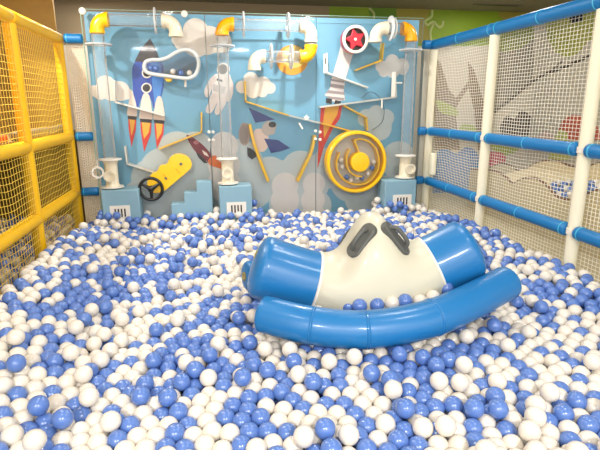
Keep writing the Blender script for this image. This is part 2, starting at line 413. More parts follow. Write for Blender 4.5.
# tall slim rocket on the right third
TALL = mat('tall_rocket_print', (228, 214, 208), .5); TBAND = mat('grey_band_print', (156, 142, 142), .5)
tr = pr('printed_tall_rocket', px([(343, 36), (352, 34), (354, 50), (351, 60), (345, 80), (343.5, 92), (345, 100), (334, 102), (324.5, 95), (330, 88), (331, 80), (337, 60)]), TALL, 5)[0]
for a, b, c, d, e, f, g, h in ((331, 79, 344.5, 81, 344, 83, 331, 81), (330.5, 83.5, 344, 85.5, 343.8, 89, 330, 87), (328, 90, 344, 92, 344.5, 95, 325.5, 93), (326, 96, 345, 98, 343, 100.5, 330, 99)):
    pr('hull_band', px([(a, b), (c, d), (e, f), (g, h)]), TBAND, 6, tr)
pr('nozzle', px([(326, 98), (332, 99), (331.5, 104), (325.5, 103)]), BAND, 6, tr); pr('nozzle', px([(335, 100), (341, 101), (340, 105), (334, 104)]), BAND, 6, tr)
pr('flame', px([(320.8, 106.5), (342, 105), (340, 118), (333, 128), (324, 146), (317.3, 169), (318.4, 140), (320, 122)]), FR, 5, tr)
pr('flame_core', px([(325, 106.5), (339, 105.5), (337, 115), (330, 126), (324, 138), (323, 122)]), FY, 6, tr)
# planet behind the pipes
pl = pr('printed_planet', circ(292, 60, 16, 15), mat('planet_print', (240, 160, 34), .5), 3)[0]
pr('planet_band', circ(294, 57, 12, 11), mat('planet_light_print', (240, 200, 110), .5), 4, pl)

# ------------------------------------------------------------------ ledges (ball tracks) between board and clear sheet
def track(pix, m, label, segs=None, w=(ACR+.008, BOARD-.016), th=.017, name='ball_track', group=None, plate=None):
    P = [atY(x, y, .05) for x, y in pix]
    c = sum(P, Vector())/len(P)
    t = thing(name, c, label, 'ball track', group)
    for i in range(len(P)-1):
        a, b = P[i], P[i+1]; d = (b-a).normalized(); n = Vector((-d.z, 0, d.x))*th/2
        a2, b2 = a-d*th*.5, b+d*th*.5
        poly = [((q+s).x, (q+s).z) for q, s in ((a2, n), (b2, n), (b2, -n), (a2, -n))]
        mm = segs[i] if segs else m
        steep = abs(d.z) > .8
        MB().prism(poly, w[0], w[1]).done('end_stop' if steep else 'ledge', mm, t, bevel=.002)
    return t
T = []
track([(114.7, 81), (115.2, 102), (164, 115.5)], WHITE, 'white sloping ledge crossing the blue rocket picture')
track([(125.5, 147), (127.5, 163.5), (153, 171.5)], WHITE, 'short white ledge left of the black steering wheel')
track([(160, 148.5), (201.5, 132), (201.5, 113)], YEL, 'yellow ledge rising right above the small dark red rocket picture')
track([(244.8, 82), (245.5, 101.5), (288, 115.3)], YEL, 'yellow ledge falling right from the small cloud over the satellite picture')
tk = track([(288.8, 115.5), (320, 123), (352, 131.5)], WHITE, 'long ledge, half white and half yellow, running down to the yellow drum', segs=[WHITE, YEL])
fc = atY(306.3, 118, ACR)
MB().prism([(fc.x+(.038 if k % 2 == 0 else .02)*math.cos(2*PI*k/10+.3), fc.z+(.038 if k % 2 == 0 else .02)*math.sin(2*PI*k/10+.3)) for k in range(10)], ACR-.022, ACR).done('star_knob', WHITE, tk, bevel=.004)
def paddle(pix, label):
    P = smooth_path([atY(x, y, .05) for x, y in pix], 6)
    L = [((p+Vector((-d.z, 0, d.x)).normalized()*s).x, (p+Vector((-d.z, 0, d.x)).normalized()*s).z) for s in (.016,) for p, d in [(P[i], P[min(i+1, len(P)-1)]-P[max(i-1, 0)]) for i in range(len(P))]]
    Rr = [((p+Vector((-d.z, 0, d.x)).normalized()*s).x, (p+Vector((-d.z, 0, d.x)).normalized()*s).z) for s in (-.016,) for p, d in [(P[i], P[min(i+1, len(P)-1)]-P[max(i-1, 0)]) for i in range(len(P))]]
    o = MB().prism(L+Rr[::-1], ACR+.008, BOARD-.016).done('guide_bar', YEL, None, bevel=.003)
    return tag(o, label, 'guide bar')
paddle([(249.5, 124), (253, 140), (259, 158), (268, 181)], 'yellow bent guide bar across the satellite picture')
paddle([(314.3, 135), (311, 151), (304, 166), (297, 181)], 'yellow curved guide bar left of the tall rocket flame')
t7 = track([(326, 54), (326.5, 73), (366.5, 87.5)], WHITE, 'white ledge across the tall slim rocket picture, upper of two')
for (x, y) in ((325.5, 57), ):
    c = atY(x, y, -.002); MB().box((c.x-.022, -.008, c.z-.17), (c.x+.022, -.001, c.z+.03)).done('mount_plate', WHITE, t7, bevel=.004)
    MB().box((c.x-.008, -.010, c.z-.075), (c.x+.008, -.0075, c.z-.01)).done('mount_slot', DGREY, t7)
t8 = track([(320, 107.2), (395, 97.2), (394, 72.5)], WHITE, 'long white ledge under the grey cloud, lower of two on the right third')
c = atY(393.5, 85, -.004); MB().box((c.x-.024, -.010, c.z-.13), (c.x+.024, -.002, c.z+.14)).done('mount_plate', WHITE, t8, bevel=.004)
for a, b in (((396, 83), (402, 83)), ((382, 99), (382, 108))):
    MB().cyl(atY(*a, -.006), atY(*b, -.006), .009, 10).done('peg', WHITE, t8)
track([(382.5, 44), (381, 60.5), (356, 70)], YEL, 'yellow ledge below the white pipe elbow beside the red star wheel')
track([(344, 106), (365.5, 117.5), (366.5, 130)], YEL, 'yellow ledge dropping onto the top of the yellow drum')
P = smooth_path([atY(x, y, .03) for x, y in ((362, 98), (370, 92), (378, 96), (384, 108), (382, 122), (372, 130))], 8)
tag(MB().tube(P, .004, 6).done('loose_wire', mat('wire_grey', (70, 90, 110), .5)), 'thin dark loose wire looping above the yellow drum', 'wire')
tag(MB().cyl(atY(299, 123, -.004), atY(302.5, 129, -.004), .011, 10).done('peg', WHITE), 'small slanted white peg under the star knob ledge', 'peg')

# ------------------------------------------------------------------ pipes
RP = .066
def V(px_, py_): return atY(px_, py_, PIPE)
def elbow(A, Cn, B, m, parent, R=.095, name='elbow'):
    d1 = (A-Cn).normalized(); d2 = (B-Cn).normalized()
    R = min(R, (A-Cn).length*.98, (B-Cn).length*.98)
    ctr = Cn+d1*R+d2*R; pts = [A]
    for k in range(13):
        a = k/12*PI/2; pts.append(ctr - d2*R*math.cos(a) - d1*R*math.sin(a))
    pts.append(B)
    o = MB().tube(pts, RP, 28, cap=False).done(name, m, parent)
    md = o.modifiers.new('wall', 'SOLIDIFY'); md.thickness = .006
    for q, d in ((A, d1), (B, d2)):
        MB().ring(q, d, RP+.005, RP-.005, -.028, .003, 28).done('collar', m, o)
    return o
def ctube(A, B, parent): 
    d = (B-A).normalized()
    o = MB().tube([A, B], .058, 28, cap=False).done('clear_tube', TUBE, parent); return o
def flange(c, axis, parent, r=.125): return MB().ring(c, axis, r, .06, -.006, .006, 40).done('flange', FLNG, parent)
def straight(a, b):
    """b moved to share a's world x, so that the pipe hangs plumb"""
    return Vector((a.x, a.y, b.z))
def nozzle(x, ztop, zbase, parent, ring=False):
    y = PIPE
    MB().lathe((x, y, 0), (0, 0, 1), [(.116, ztop), (.116, ztop+.012), (.06, ztop+.02), (.055, ztop+.0)], 36).done('top_flange', WHITE, parent)
    nb = MB().lathe((x, y, 0), (0, 0, 1), [(.078, ztop), (.064, ztop-.05), (.064, zbase+.05), (.075, zbase+.012), (.0, zbase+.012), (.0, ztop)], 32, False).done('nozzle', CREAMP, parent)
    MB().lathe((x, y, 0), (0, 0, 1), [(.112, zbase), (.112, zbase+.012), (.05, zbase+.013), (.05, zbase)], 36).done('base_flange', WHITE, parent)
    return nb
def port(nb, c, r=.052):
    MB().lathe(c, (0, -1, 0), [(r, -.05), (r, .03), (r+.007, .03), (r+.007, .045), (r-.012, .045), (r-.012, .03), (0, .026)], 28, False).done('side_port', CREAMP, nb)

# left run
A = V(97.5, 33); K = V(97.5, 19.5); B = V(108, 19.5); B.z = K.z; K.x = A.x
t = thing('ball_pipe', (A.x, PIPE, .31), 'clear ball pipe with yellow elbow at far left of the space wall', 'pipe')
elbow(A, K, B, YEL, t)
E1 = V(162, 21.5); E1.z = K.z; ctube(B, E1, t); cf = V(155.3, 22); cf.z = K.z; flange(cf, (1, 0, 0), t)
K2 = V(175, 21.5); K2.z = K.z; E2 = V(175, 36.5); E2.x = K2.x
elbow(E1, K2, E2, CREAMP, t)
n0 = V(105, 160); zb = .318
ctube(A, Vector((A.x, PIPE, n0.z)), t); flange(Vector((A.x, PIPE, V(100, 44.5).z)), (0, 0, 1), t)
nb = nozzle(A.x, n0.z, zb, t); port(nb, V(111.3, 175)+Vector((0, -.06, 0)))
c = V(99.8, 171.3); MB().ring(c+Vector((0, -.09, 0)), (0, 1, 0), .06, .043, -.012, .012, 32).done('pull_ring', WHITE, nb)
MB().cyl(c+Vector((0, -.09, .055)), c+Vector((0, -.09, .13)), .006, 8).done('ring_hanger', WHITE, nb)
xA = A.x
# middle run
A = V(222, 35); K = V(222, 24); B = V(233.5, 24); B.z = K.z; K.x = A.x
t = thing('ball_pipe', (A.x, PIPE, .31), 'clear ball pipe with amber elbow above the astronaut picture, ending in a double bend', 'pipe')
elbow(A, K, B, AMB, t)
E1 = V(300, 26.5); E1.z = K.z; ctube(B, E1, t)
for q in ((243.5, 25.5), (288, 27)): c = V(*q); c.z = K.z; flange(c, (1, 0, 0), t)
K2 = V(311, 27); K2.z = K.z; E2 = V(311, 42); E2.x = K2.x; elbow(E1, K2, E2, CREAMP, t)
K3 = V(311, 57); K3.x = K2.x; E3 = V(300, 57); E3.z = K3.z; E2b = E2.copy(); E2b.z -= .03
ctube(E2, E2b, t); elbow(E2b, K3, E3, YEL, t)
E4 = V(265, 58); E4.z = K3.z; ctube(E3, E4, t)
for q in ((291, 56), (271, 57)): c = V(*q); c.z = K3.z; flange(c, (1, 0, 0), t)
K5 = V(254, 58); K5.z = K3.z; E5 = V(254, 70); E5.x = K5.x; elbow(E4, K5, E5, CREAMP, t)
n0 = V(229, 159); ctube(A, Vector((A.x, PIPE, n0.z)), t); flange(Vector((A.x, PIPE, V(223, 46).z)), (0, 0, 1), t)
nb = nozzle(A.x, n0.z, zb, t); port(nb, Vector((A.x-.005, PIPE-.06, V(227.5, 172).z)))
xB = A.x
# right run
A = V(375.5, 42); K = V(375.5, 28); B = V(387, 28); B.z = K.z; K.x = A.x
t = thing('ball_pipe', (V(411, 40).x, PIPE, .31), 'clear ball pipe with amber elbow at the right end of the space wall', 'pipe')
elbow(A, K, B, CREAMP, t)
E1 = V(402.5, 28.5); E1.z = K.z; ctube(B, E1, t); c = V(390.5, 28); c.z = K.z; flange(c, (1, 0, 0), t)
MB().ring(c+Vector((.035, 0, 0)), (1, 0, 0), .105, .09, -.006, .006, 36).done('ring', WHITE, t)
K2 = V(411.5, 28.5); K2.z = K.z; E2 = V(411.5, 41); E2.x = K2.x; elbow(E1, K2, E2, AMB, t)
n0 = V(403, 156); ctube(E2, Vector((E2.x, PIPE, n0.z)), t); flange(Vector((E2.x, PIPE, V(409, 50).z)), (0, 0, 1), t)
nb = nozzle(E2.x, n0.z, zb, t); port(nb, Vector((E2.x+.03, PIPE-.06, V(408, 168).z)))
xC = E2.x

# ------------------------------------------------------------------ blower boxes and stepped block
def blower(x0, x1, label, lab):
    YF, YB = -.27, -.012
    a = at(x0, 190, 1, YF)[0]; b = at(x1, 186, 1, YF)[0]
    t = thing('blower_box', ((a+b)/2, (YF+YB)/2, FLOOR_Z), label, 'box')
    MB().box((a, YF, FLOOR_Z), (b, YB, .306)).done('cabinet', BOXB, t, bevel=.008)
    lx0, ly0, lx1, ly1 = lab
    p0, p1 = at(lx0, ly0, 1, YF), at(lx1, ly1, 1, YF)
    s = MB().box((p0[0], YF-.004, p1[2]), (p1[0], YF, p0[2])).done('slot_sticker', WHITE, t)
    w = p1[0]-p0[0]; h = p0[2]-p1[2]
    for k in range(4):
        x = p0[0]+w*(.26+.16*k)
        MB().box((x-w*.036, YF-.006, p1[2]+h*.22), (x+w*.036, YF-.0035, p0[2]-h*.22)).done('black_bar', BLACK, s)
    return a, b, YF, YB
BOXES = []
BOXES.append(blower(100.5, 138, 'pale blue box with slot sticker at the left end of the wall', (109.5, 206, 131, 219.5)))
BOXES.append(blower(219, 251.5, 'pale blue box with slot sticker under the middle clear pipe', (226.5, 202.5, 246.5, 215)))
BOXES.append(blower(385, 416.5, 'pale blue box with slot sticker at the right end of the wall', (393, 195, 411, 207)))
YF = -.16
sx = [at(x, 195, 1, YF)[0] for x in (170.5, 184, 197, 212.3)]
sz = [at(x, y, 1, YF)[2] for x, y in ((177, 204), (190, 192.5), (204, 181.5))]
tag(MB().prism([(sx[0], FLOOR_Z), (sx[3], FLOOR_Z), (sx[3], sz[2]), (sx[2], sz[2]), (sx[2], sz[1]), (sx[1], sz[1]), (sx[1], sz[0]), (sx[0], sz[0])], YF, -.012).done('step_block', BOXB, None, bevel=.006),
    'pale blue three step block standing beside the middle slot sticker box', 'block')
STEPBOX = (sx[0], sx[3], YF, -.012)

# ------------------------------------------------------------------ steering toy, drum, star wheel, pear-shaped ball viewer
YT = -.10
c = atY(168, 176, 0)
t = thing('steering_toy', c, 'yellow lobed lever toy with black steering wheel', 'wall toy')
body = [atY(x, y, YT) for x, y in ((147.5, 181), (152, 174), (157, 171.5), (160, 166), (165, 165), (168, 162.5), (169.5, 158.5), (174, 155), (181, 154.3), (188, 157.5), (191.5, 163), (190.5, 168.5), (183, 175.5), (172, 184.5), (164, 191), (154, 193), (148.5, 189))]
poly = [(v.x, v.z) for v in smooth_path(body, 5, True)]
MB().prism(poly, YT, -.001).done('housing', YEL, t, bevel=.012)
for q in ((181, 164), (166, 178)):
    c = atY(*q, YT); MB().lathe(c, (0, -1, 0), [(.016, -.002), (.016, .006), (0, .007)], 16, False).done('rivet', DGREY, t)
for q in ((165.5, 176.5), (178, 171)):
    c = atY(*q, YT); MB().tube([c+Vector((-.02, -.002, .03)), c+Vector((.02, -.002, -.02))], .006, 8).done('moulded_rib', AMB, t)
c = atY(151, 189, YT-.06); rad = 11*5.1/485
w = MB().tube([c+Vector((math.cos(a)*rad, 0, math.sin(a)*rad)) for a in [2*PI*k/40 for k in range(40)]], .017, 10, closed=True).done('steering_wheel', BLACK, t)
for a in (PI*.5-PI, PI/6, 5*PI/6):
    MB().tube([c, c+Vector((math.cos(a)*rad*.95, 0, math.sin(a)*rad*.95))], [.024, .013], 10).done('spoke', BLACK, w)
MB().disc(c, (0, -1, 0), .034, -.02, .014, 24).done('wheel_hub', BLACK, w)
MB().cyl(c, (c.x, 0, c.z), .016, 12).done('axle', DGREY, w)

# drum
YD = -.13
c0 = atY(357, 162.3, YD); RD = 31*float(np.dot(np.array(c0)-CAM, _f))/F_PX
t = thing('ball_drum', (c0.x, ACR, c0.z), 'large round yellow drum with clear face and spiral track holding small balls', 'wall toy')
MB().lathe((c0.x, 0, c0.z), (0, -1, 0), [(RD, .001), (RD, .13), (RD-.012, .142), (RD-.034, .142), (RD-.038, .13), (RD-.038, .001)], 72).done('rim', YEL, t)
MB().disc((c0.x, 0, c0.z), (0, -1, 0), RD-.037, .118, .122, 64).done('clear_face', ACRY, t)
MB().disc((c0.x, 0, c0.z), (0, -1, 0), RD-.037, .001, .004, 64).done('back_plate', mat('grey_back_plate', (196, 192, 180), .4), t)
hc = atY(360.3, 162.3, YD)
MB().lathe((hc.x, 0, hc.z), (0, -1, 0), [(.112, .004), (.112, .128), (.105, .14), (.03, .146), (0, .146)], 40, False).done('hub_disc', YEL, t)
def drum_track(pix):
    P = smooth_path([atY(x, y, -.06) for x, y in pix], 8)
    out, inn = [], []
    for i, p in enumerate(P):
        d = (P[min(i+1, len(P)-1)]-P[max(i-1, 0)]).normalized(); n = Vector((-d.z, 0, d.x))*.009
        out.append(((p+n).x, (p+n).z)); inn.append(((p-n).x, (p-n).z))
    MB().prism(out+inn[::-1], -.116, -.006).done('spiral_track', YEL, t, bevel=.002)
drum_track([(353, 140), (361, 139), (370, 143), (376, 152), (377.5, 164), (374, 174), (366, 182), (355, 184), (344, 180), (337, 171), (335.5, 162), (338.5, 152)])
drum_track([(349, 149), (346, 154), (345.5, 162), (348, 170), (354, 175), (361, 176)])
drum_track([(353, 140), (356, 147), (358, 153)])
DRUM_BALLS = [(341, 160, 0), (342, 167, 0), (336.5, 165, 0), (346.5, 177, 1), (351, 180.5, 0), (357, 177.5, 0), (362, 178, 1), (368, 173.5, 0), (373.5, 162, 0), (372, 168, 1)]

# star wheel
c0 = atY(355.5, 39.3, -.12); RS = 13.0*float(np.dot(np.array(c0)-CAM, _f))/F_PX
t = thing('star_wheel', (c0.x, 0, c0.z), 'red star wheel with white rim high on the right third of the wall', 'wall toy')
ax = (c0.x, 0, c0.z)
MB().ring(ax, (0, -1, 0), RS*.99, RS*.93, .001, .115, 48).done('red_drum', RED, t)
MB().lathe(ax, (0, -1, 0), [(RS+.004, .11), (RS+.004, .13), (RS-.004, .136), (RS-.022, .136), (RS-.026, .128), (RS-.026, .11)], 56).done('white_rim', WHITE, t)
MB().disc(ax, (0, -1, 0), RS*.92, .04, .05, 48).done('dark_backing', DGREY, t)
st = []
for k in range(10):
    a = PI/2+2*PI*k/10+.25; rr = RS*.86 if k % 2 == 0 else RS*.44
    st.append((ax[0]+rr*math.cos(a), ax[2]+rr*math.sin(a)))
MB().prism(st, -.118, -.08).done('star', RED, t, bevel=.008)
MB().lathe(ax, (0, -1, 0), [(.016, .115), (.014, .126), (0, .128)], 16, False).done('centre_cap', WHITE, t)

# pear shaped viewer
rim = [(144.2, 67), (146, 62), (152, 60), (160, 59.8), (168, 57.5), (175, 53), (182, 50.2), (189, 50.4), (195, 54), (198.5, 61), (198, 69), (194.5, 75.5), (188, 78.3), (178, 77.6), (165, 75.8), (152, 74), (146, 71.5)]
YV = -.075
RP_ = smooth_path([atY(x, y, YV) for x, y in rim], 5, True)
cc = sum(RP_, Vector())/len(RP_)
t = thing('ball_viewer', (cc.x, ACR, cc.z), 'clear pear shaped window with milky rim beside the blue rocket picture', 'wall toy')
MB().tube(RP_, .020, 10, closed=True).done('rim', mat('milky_rim', (206, 210, 208), .3), t)
pol = [(v.x, v.z) for v in RP_]
MB().prism(pol, YV-.012, YV-.008).done('clear_face', ACRY, t)
MB().prism(pol, -.006, -.002).done('tinted_back', clear('blue_tint_plate', (.86, .91, .97), 1.2, .1, .05), t)
c = atY(168.5, 78.3, -.05); MB().lathe(c, (0, -1, 0), [(.038, -.05), (.038, .006), (.03, .014), (.013, .014), (.013, .022), (0, .022)], 24, False).done('yellow_knob', YEL, t)
MB().cyl(atY(185.5, 79.5, -.02), atY(185.3, 87, -.02), .012, 10).done('peg', WHITE, t)
VIEW_BALLS = [(150.5, 68, 1), (156, 68.5, 1), (173, 71.5, 0), (189.5, 73, 0), (181, 73, 1)]

# ------------------------------------------------------------------ fences
XL, XR, ZTOP, ZMID, ZLOW = -2.0287, 1.9395, 1.7958, .8376, .2572
def net_mesh(o0, du, dv, nu, nv, r, sag=.0, seed=0, sub=14):
    """knotted net over the rectangle o0, o0+du, o0+dv"""
    rnd = random.Random(seed); o0, du, dv = Vector(o0), Vector(du), Vector(dv)
    nrm = du.cross(dv).normalized(); verts = []; faces = []
    ph = [rnd.uniform(0, 6) for _ in range(4)]
    def pos(a, b):
        e = math.sin(PI*min(1, max(0, a)))*math.sin(PI*min(1, max(0, b)))
        w = sag*e*(math.sin(9*a+ph[0]+2*b)+.6*math.sin(17*a+ph[1]))
        return o0+du*a+dv*(b)+Vector((0, 0, 1))*w+nrm*(sag*2*e*math.sin(4*a+3*b+ph[2]))
    def cord(P):
        base = len(verts)
        for i, p in enumerate(P):
            d = (P[min(i+1, len(P)-1)]-P[max(i-1, 0)]).normalized()
            n1 = (nrm-d*nrm.dot(d)).normalized(); n2 = d.cross(n1)
            for k in range(4):
                a = PI/2*k; verts.append(p+(n1*math.cos(a)+n2*math.sin(a))*r)
        for i in range(len(P)-1):
            for k in range(4):
                q = base+i*4; faces.append((q+k, q+(k+1) % 4, q+4+(k+1) % 4, q+4+k))
    for i in range(nu+1): cord([pos(i/nu, j/8) for j in range(9)])
    for j in range(nv+1): cord([pos(i/sub, j/nv) for i in range(sub+1)])
    me = bpy.data.meshes.new('net'); me.from_pydata([tuple(v) for v in verts], [], faces); me.update()
    return me
def net(parent, m, *a, **k):
    me = net_mesh(*a, **k); me.materials.append(m)
    o = bpy.data.objects.new('net', me); COL.objects.link(o)
    o.parent = parent; o.matrix_parent_inverse = Matrix.Translation(parent.location).inverted(); return o
WNET = mat('white_net_cord', (246, 240, 224), .7); YNET = mat('yellow_net_cord', (236, 196, 70), .7); CNET = mat('cream_net_cord', (238, 224, 200), .7)

def foam_rail(parent, a, b, r, m, tie=None, ends=True):
    a, b = Vector(a), Vector(b); d = (b-a).normalized()
    n = 12; P = [a.lerp(b, i/n) for i in range(n+1)]
    o = MB().tube(P, r, 20, dome=.012).done('rail', m, parent)
    if tie:
        for q in tie:
            MB().lathe(a.lerp(b, q), d, [(r-.002, -.005), (r+.0035, -.003), (r+.0035, .003), (r-.002, .005)], 24).done('tie', CYAN, o)
    return o
# right fence: cream posts, blue rails
NEAR = -6.2
rf = thing('net_fence', (XR, -2.4, FLOOR_Z), 'white net fence with blue rails and cream posts along the right side', 'fence')
for k, y in enumerate((.0, -1.225, -2.475, -3.70, -4.92)):
    MB().tube([(XR, y, FLOOR_Z), (XR, y, (ZMID+ZLOW)/2), (XR, y, ZTOP-.052)], .044, 20).done('post', CREAM, rf)
    for z in (ZMID, ZLOW):
        MB().ring((XR, y, z), (0, 0, 1), .052, .040, -.02, .02, 20).done('clamp', WHITE, rf)
ys = (0, -1.225, -2.475, -3.70, -4.92)
for i in range(4):
    y0, y1 = ys[i], ys[i+1]
    foam_rail(rf, (XR, y0+ (.0 if i else .05), ZTOP), (XR, y1+.0, ZTOP), .052, BFOAM, (.04, .5, .96))
    for z in (ZMID, ZLOW): foam_rail(rf, (XR-.012, y0-.055, z), (XR-.012, y1+.055, z), .048, BFOAM, (.03, .5, .97))
    net(rf, WNET, (XR+.06, y0, FLOOR_Z), (0, y1-y0, 0), (0, 0, ZTOP-FLOOR_Z), 34, 72, .0021, sag=.012 if i == 0 else .004, seed=i)
for z in (ZTOP, ZMID, ZLOW):
    foam_rail(rf, (1.815, .0, z), (XR-.05, .0, z), .048, BFOAM)
mb = MB().box((1.835, .02, FLOOR_Z), (1.885, .1, ZTOP-.06)).done('grey_upright', mat('grey_upright', (176, 172, 158), .5), rf)
c = atX(443, 167, XR-.0); MB().box((XR-.03, -.19, c.z-.13), (XR+.03, -.10, c.z+.13)).done('foam_bumper', CREAM, rf, bevel=.02)
# left fence: yellow posts and rails
lf = thing('net_fence', (XL, -2.4, FLOOR_Z), 'yellow net fence with yellow padded posts and rails on the left', 'fence')
ysl = (-.04, -1.28, -2.52, -3.76, -5.0)
for y in ysl:
    MB().tube([(XL, y, FLOOR_Z), (XL, y, .5), (XL, y, 1.2), (XL, y, ZTOP-.05)], .047, 20).done('post', YFOAM, lf)
for i in range(4):
    y0, y1 = ysl[i], ysl[i+1]
    for z in (ZTOP, ZMID, ZLOW): foam_rail(lf, (XL, y0+(.04 if z == ZTOP and i == 0 else -.02), z), (XL, y1+.02, z), .05, YFOAM)
    net(lf, YNET, (XL+.02, y0, FLOOR_Z), (0, y1-y0, 0), (0, 0, ZTOP-FLOOR_Z), 27, 42, .0023, sag=.01, seed=20+i)
# short infill fence between the left corner and the space wall
bf = thing('net_fence', (-1.92, .0, FLOOR_Z), 'short cream net infill with three blue rails between yellow corner post and space wall', 'fence')
for z in (ZTOP, ZMID, ZLOW): foam_rail(bf, (XL+.06, .005, z), (-1.815, .005, z), .046, BFOAM, (.12,))
net(bf, CNET, (XL+.05, .055, FLOOR_Z), (-1.81-XL-.05, 0, 0), (0, 0, ZTOP-FLOOR_Z), 9, 75, .0046, sag=.02, seed=40)
MB().box((-1.813, .045, FLOOR_Z), (-1.806, .065, ZTOP)).done('edge_cord', CNET, bf)

# ------------------------------------------------------------------ beyond the left fence: raised deck and blocks
DZ = ZMID+.045
dk = thing('raised_deck', (-3.0, -2.2, DZ), 'raised play deck with grey padded edge behind the yellow fence', 'deck')
MB().box((-4.15, -5.5, DZ-.04), (-2.12, .6, DZ)).done('deck_floor', mat('brown_deck', (150, 124, 70), .7), dk)
MB().box((-2.17, -1.2, DZ), (-2.11, .4, DZ+.07)).done('edge_pad', mat('grey_pad', (138, 132, 112), .6), dk, bevel=.015)
MB().box((-4.15, .58, FLOOR_Z), (-2.12, .62, DZ-.04)).done('skirt_or_light_block', mat('brown_skirt', (128, 100, 50), .8), dk)
MB().box((-3.2, -5.5, FLOOR_Z), (-3.16, .58, DZ-.04)).done('skirt_or_light_block', mat('brown_skirt', (128, 100, 50), .8), dk)
MB().box((-4.15, -2.95, FLOOR_Z), (-2.13, -2.91, DZ-.04)).done('skirt_or_light_block', mat('brown_skirt', (128, 100, 50), .8), dk)  # unseen end panel, added to keep light from under the deck
MB().box((-4.15, -2.95, DZ), (-2.13, -2.91, 2.3)).done('mesh_curtain_or_light_block', mat('ochre_curtain', (160, 124, 58), .8, noise=.25, nscale=5), dk)  # unseen end sheet, added to shade the space above the deck
MB().box((-2.75, -5.5, DZ), (-2.71, .6, 2.3)).done('mesh_curtain_or_light_block', mat('ochre_curtain', (160, 124, 58), .8, noise=.25, nscale=5), dk)
MB().box((-4.15, .56, DZ), (-2.19, .60, 2.3)).done('mesh_curtain_or_light_block', MATS['ochre_curtain'], dk)
tag(MB().box((-2.36, -2.3, DZ), (-2.14, -1.30, DZ+.055)).done('foam_mat', mat('orange_foam', (226, 96, 40), .6), None, bevel=.015), 'orange foam strip on the deck behind the yellow fence', 'mat')
tag(MB().box((-2.70, -2.3, DZ), (-2.42, -1.30, DZ+.13)).done('foam_mat', mat('lilac_foam', (176, 150, 150), .6), None, bevel=.015), 'lilac grey foam block behind the orange strip on the deck', 'mat')

# ------------------------------------------------------------------ beyond the right fence: wavy ball trough
SAND = mat('sand_board', (218, 202, 160), .6); EDGE = mat('brown_edge', (120, 84, 56), .6)
def wave(pix, X, name, label, lo, face=SAND):
    P = smooth_path([atX(x, y, X) for x, y in pix], 6)
    t = thing(name, (X, P[0].y, FLOOR_Z), label, 'wavy board')
    poly = [(v.y, v.z) for v in P]+[(P[-1].y, lo), (P[0].y, lo)]
    MB().prism(poly, X, X+.04, 0).done('board', face, t)
    MB().tube([v+Vector((.02, 0, .004)) for v in P], .017, 8).done('edge_strip', EDGE, t)
wave([(470, 170), (488, 171), (497, 173), (505, 178), (511, 184), (518, 181), (527, 178.5), (537, 180), (546, 187), (554, 196), (562, 200), (572, 200), (584, 196), (600, 190), (640, 186)], 2.85, 'wavy_board', 'sand coloured wavy board in front of the far ball trough beyond the right fence', FLOOR_Z, mat('dull_sand_board', (200, 186, 144), .6))
wave([(486, 170), (494, 166), (502, 164), (511, 167), (520, 172.5), (526, 170), (534, 164), (546, 161), (558, 162), (570, 167), (582, 168), (600, 163), (640, 150)], 3.75, 'wavy_board', 'taller sand coloured wavy board behind the far ball trough beyond the right fence', FLOOR_Z)

# ------------------------------------------------------------------ inflatable rocker
INFB = mat('blue_vinyl', (28, 114, 176), .36, coat=.2, bump=.06, bscale=9)
INFW = mat('cream_vinyl', (204, 200, 180), .4, coat=.1, noise=.05, nscale=5, bump=.12, bscale=10)
LE, RE = atZ(262, 267, .25), atZ(466, 250, .32)
mid = atZ(374, 272, .12)
lg = (RE-LE); lg.z = 0; AX = lg.normalized(); SB = Vector((AX.y, -AX.x, 0))       # along the log; towards the camera
mid2 = LE+(RE-LE)*.5; mid = Vector((mid2.x, mid2.y, .09))
RL = .182
LOG = smooth_path([LE, LE.lerp(mid, .5)+Vector((0, 0, -.025)), mid, RE.lerp(mid, .5)+Vector((0, 0, -.025)), RE], 10)
t = thing('inflatable_rocker', (mid.x, mid.y, -.1), 'blue and cream inflatable rocker lying in the ball pit', 'inflatable toy')
def wrinkle(n, amp):
    def f(i, a):
        e = min(i, n-1-i)
        return 1+amp*math.sin(23*a+i)*math.exp(-((e-5)/2.2)**2)
    return f
lo = MB().tube(LOG, RL, 64, dome=.06, rfun=wrinkle(len(LOG)+10, .012)).done('log', INFB, t, sharp=60)
FT = [atZ(264, 314, .085), atZ(313, 325.5, .06), atZ(372, 329, .05), atZ(440, 315, .085), atZ(506, 283, .16)]
RT = .097
def mirror(p):
    d = (p-mid).dot(SB); return p-SB*2*d
for k, pts in enumerate((FT, [mirror(p)-AX*.10-SB*.03 for p in FT])):
    P = smooth_path(pts, 10)
    o = MB().tube(P, RT, 48, dome=.03, rfun=wrinkle(len(P)+10, .014)).done('side_tube', INFB, t, sharp=60)
    for i in (10, 19, 29):
        d = (P[i+1]-P[i-1]).normalized()
        MB().lathe(P[i], d, [(RT-.004, -.014), (RT+.003, -.006), (RT-.0015, 0), (RT+.003, .006), (RT-.004, .014)], 48, False).done('weld_seam', INFB, o)
    d = (P[0]-P[1]).normalized()
    MB().lathe(P[0]+d*.028, d, [(.03, 0), (.03, .006), (.018, .010), (.012, .004), (0, .004)], 20, False).done('valve', mat('valve_tan', (150, 140, 90), .5), o)
    if k == 0: FTP = P
    else: RTP = P
d = (LOG[0]-LOG[1]).normalized(); u = (Vector((0, 0, 1))-d*d.z).normalized()
MB().lathe(LOG[0]+d*.052+u*.06, d, [(.034, -.01), (.034, .006), (.02, .010), (.013, .004), (0, .004)], 20, False).done('valve', mat('valve_tan', (150, 140, 90), .5), lo)
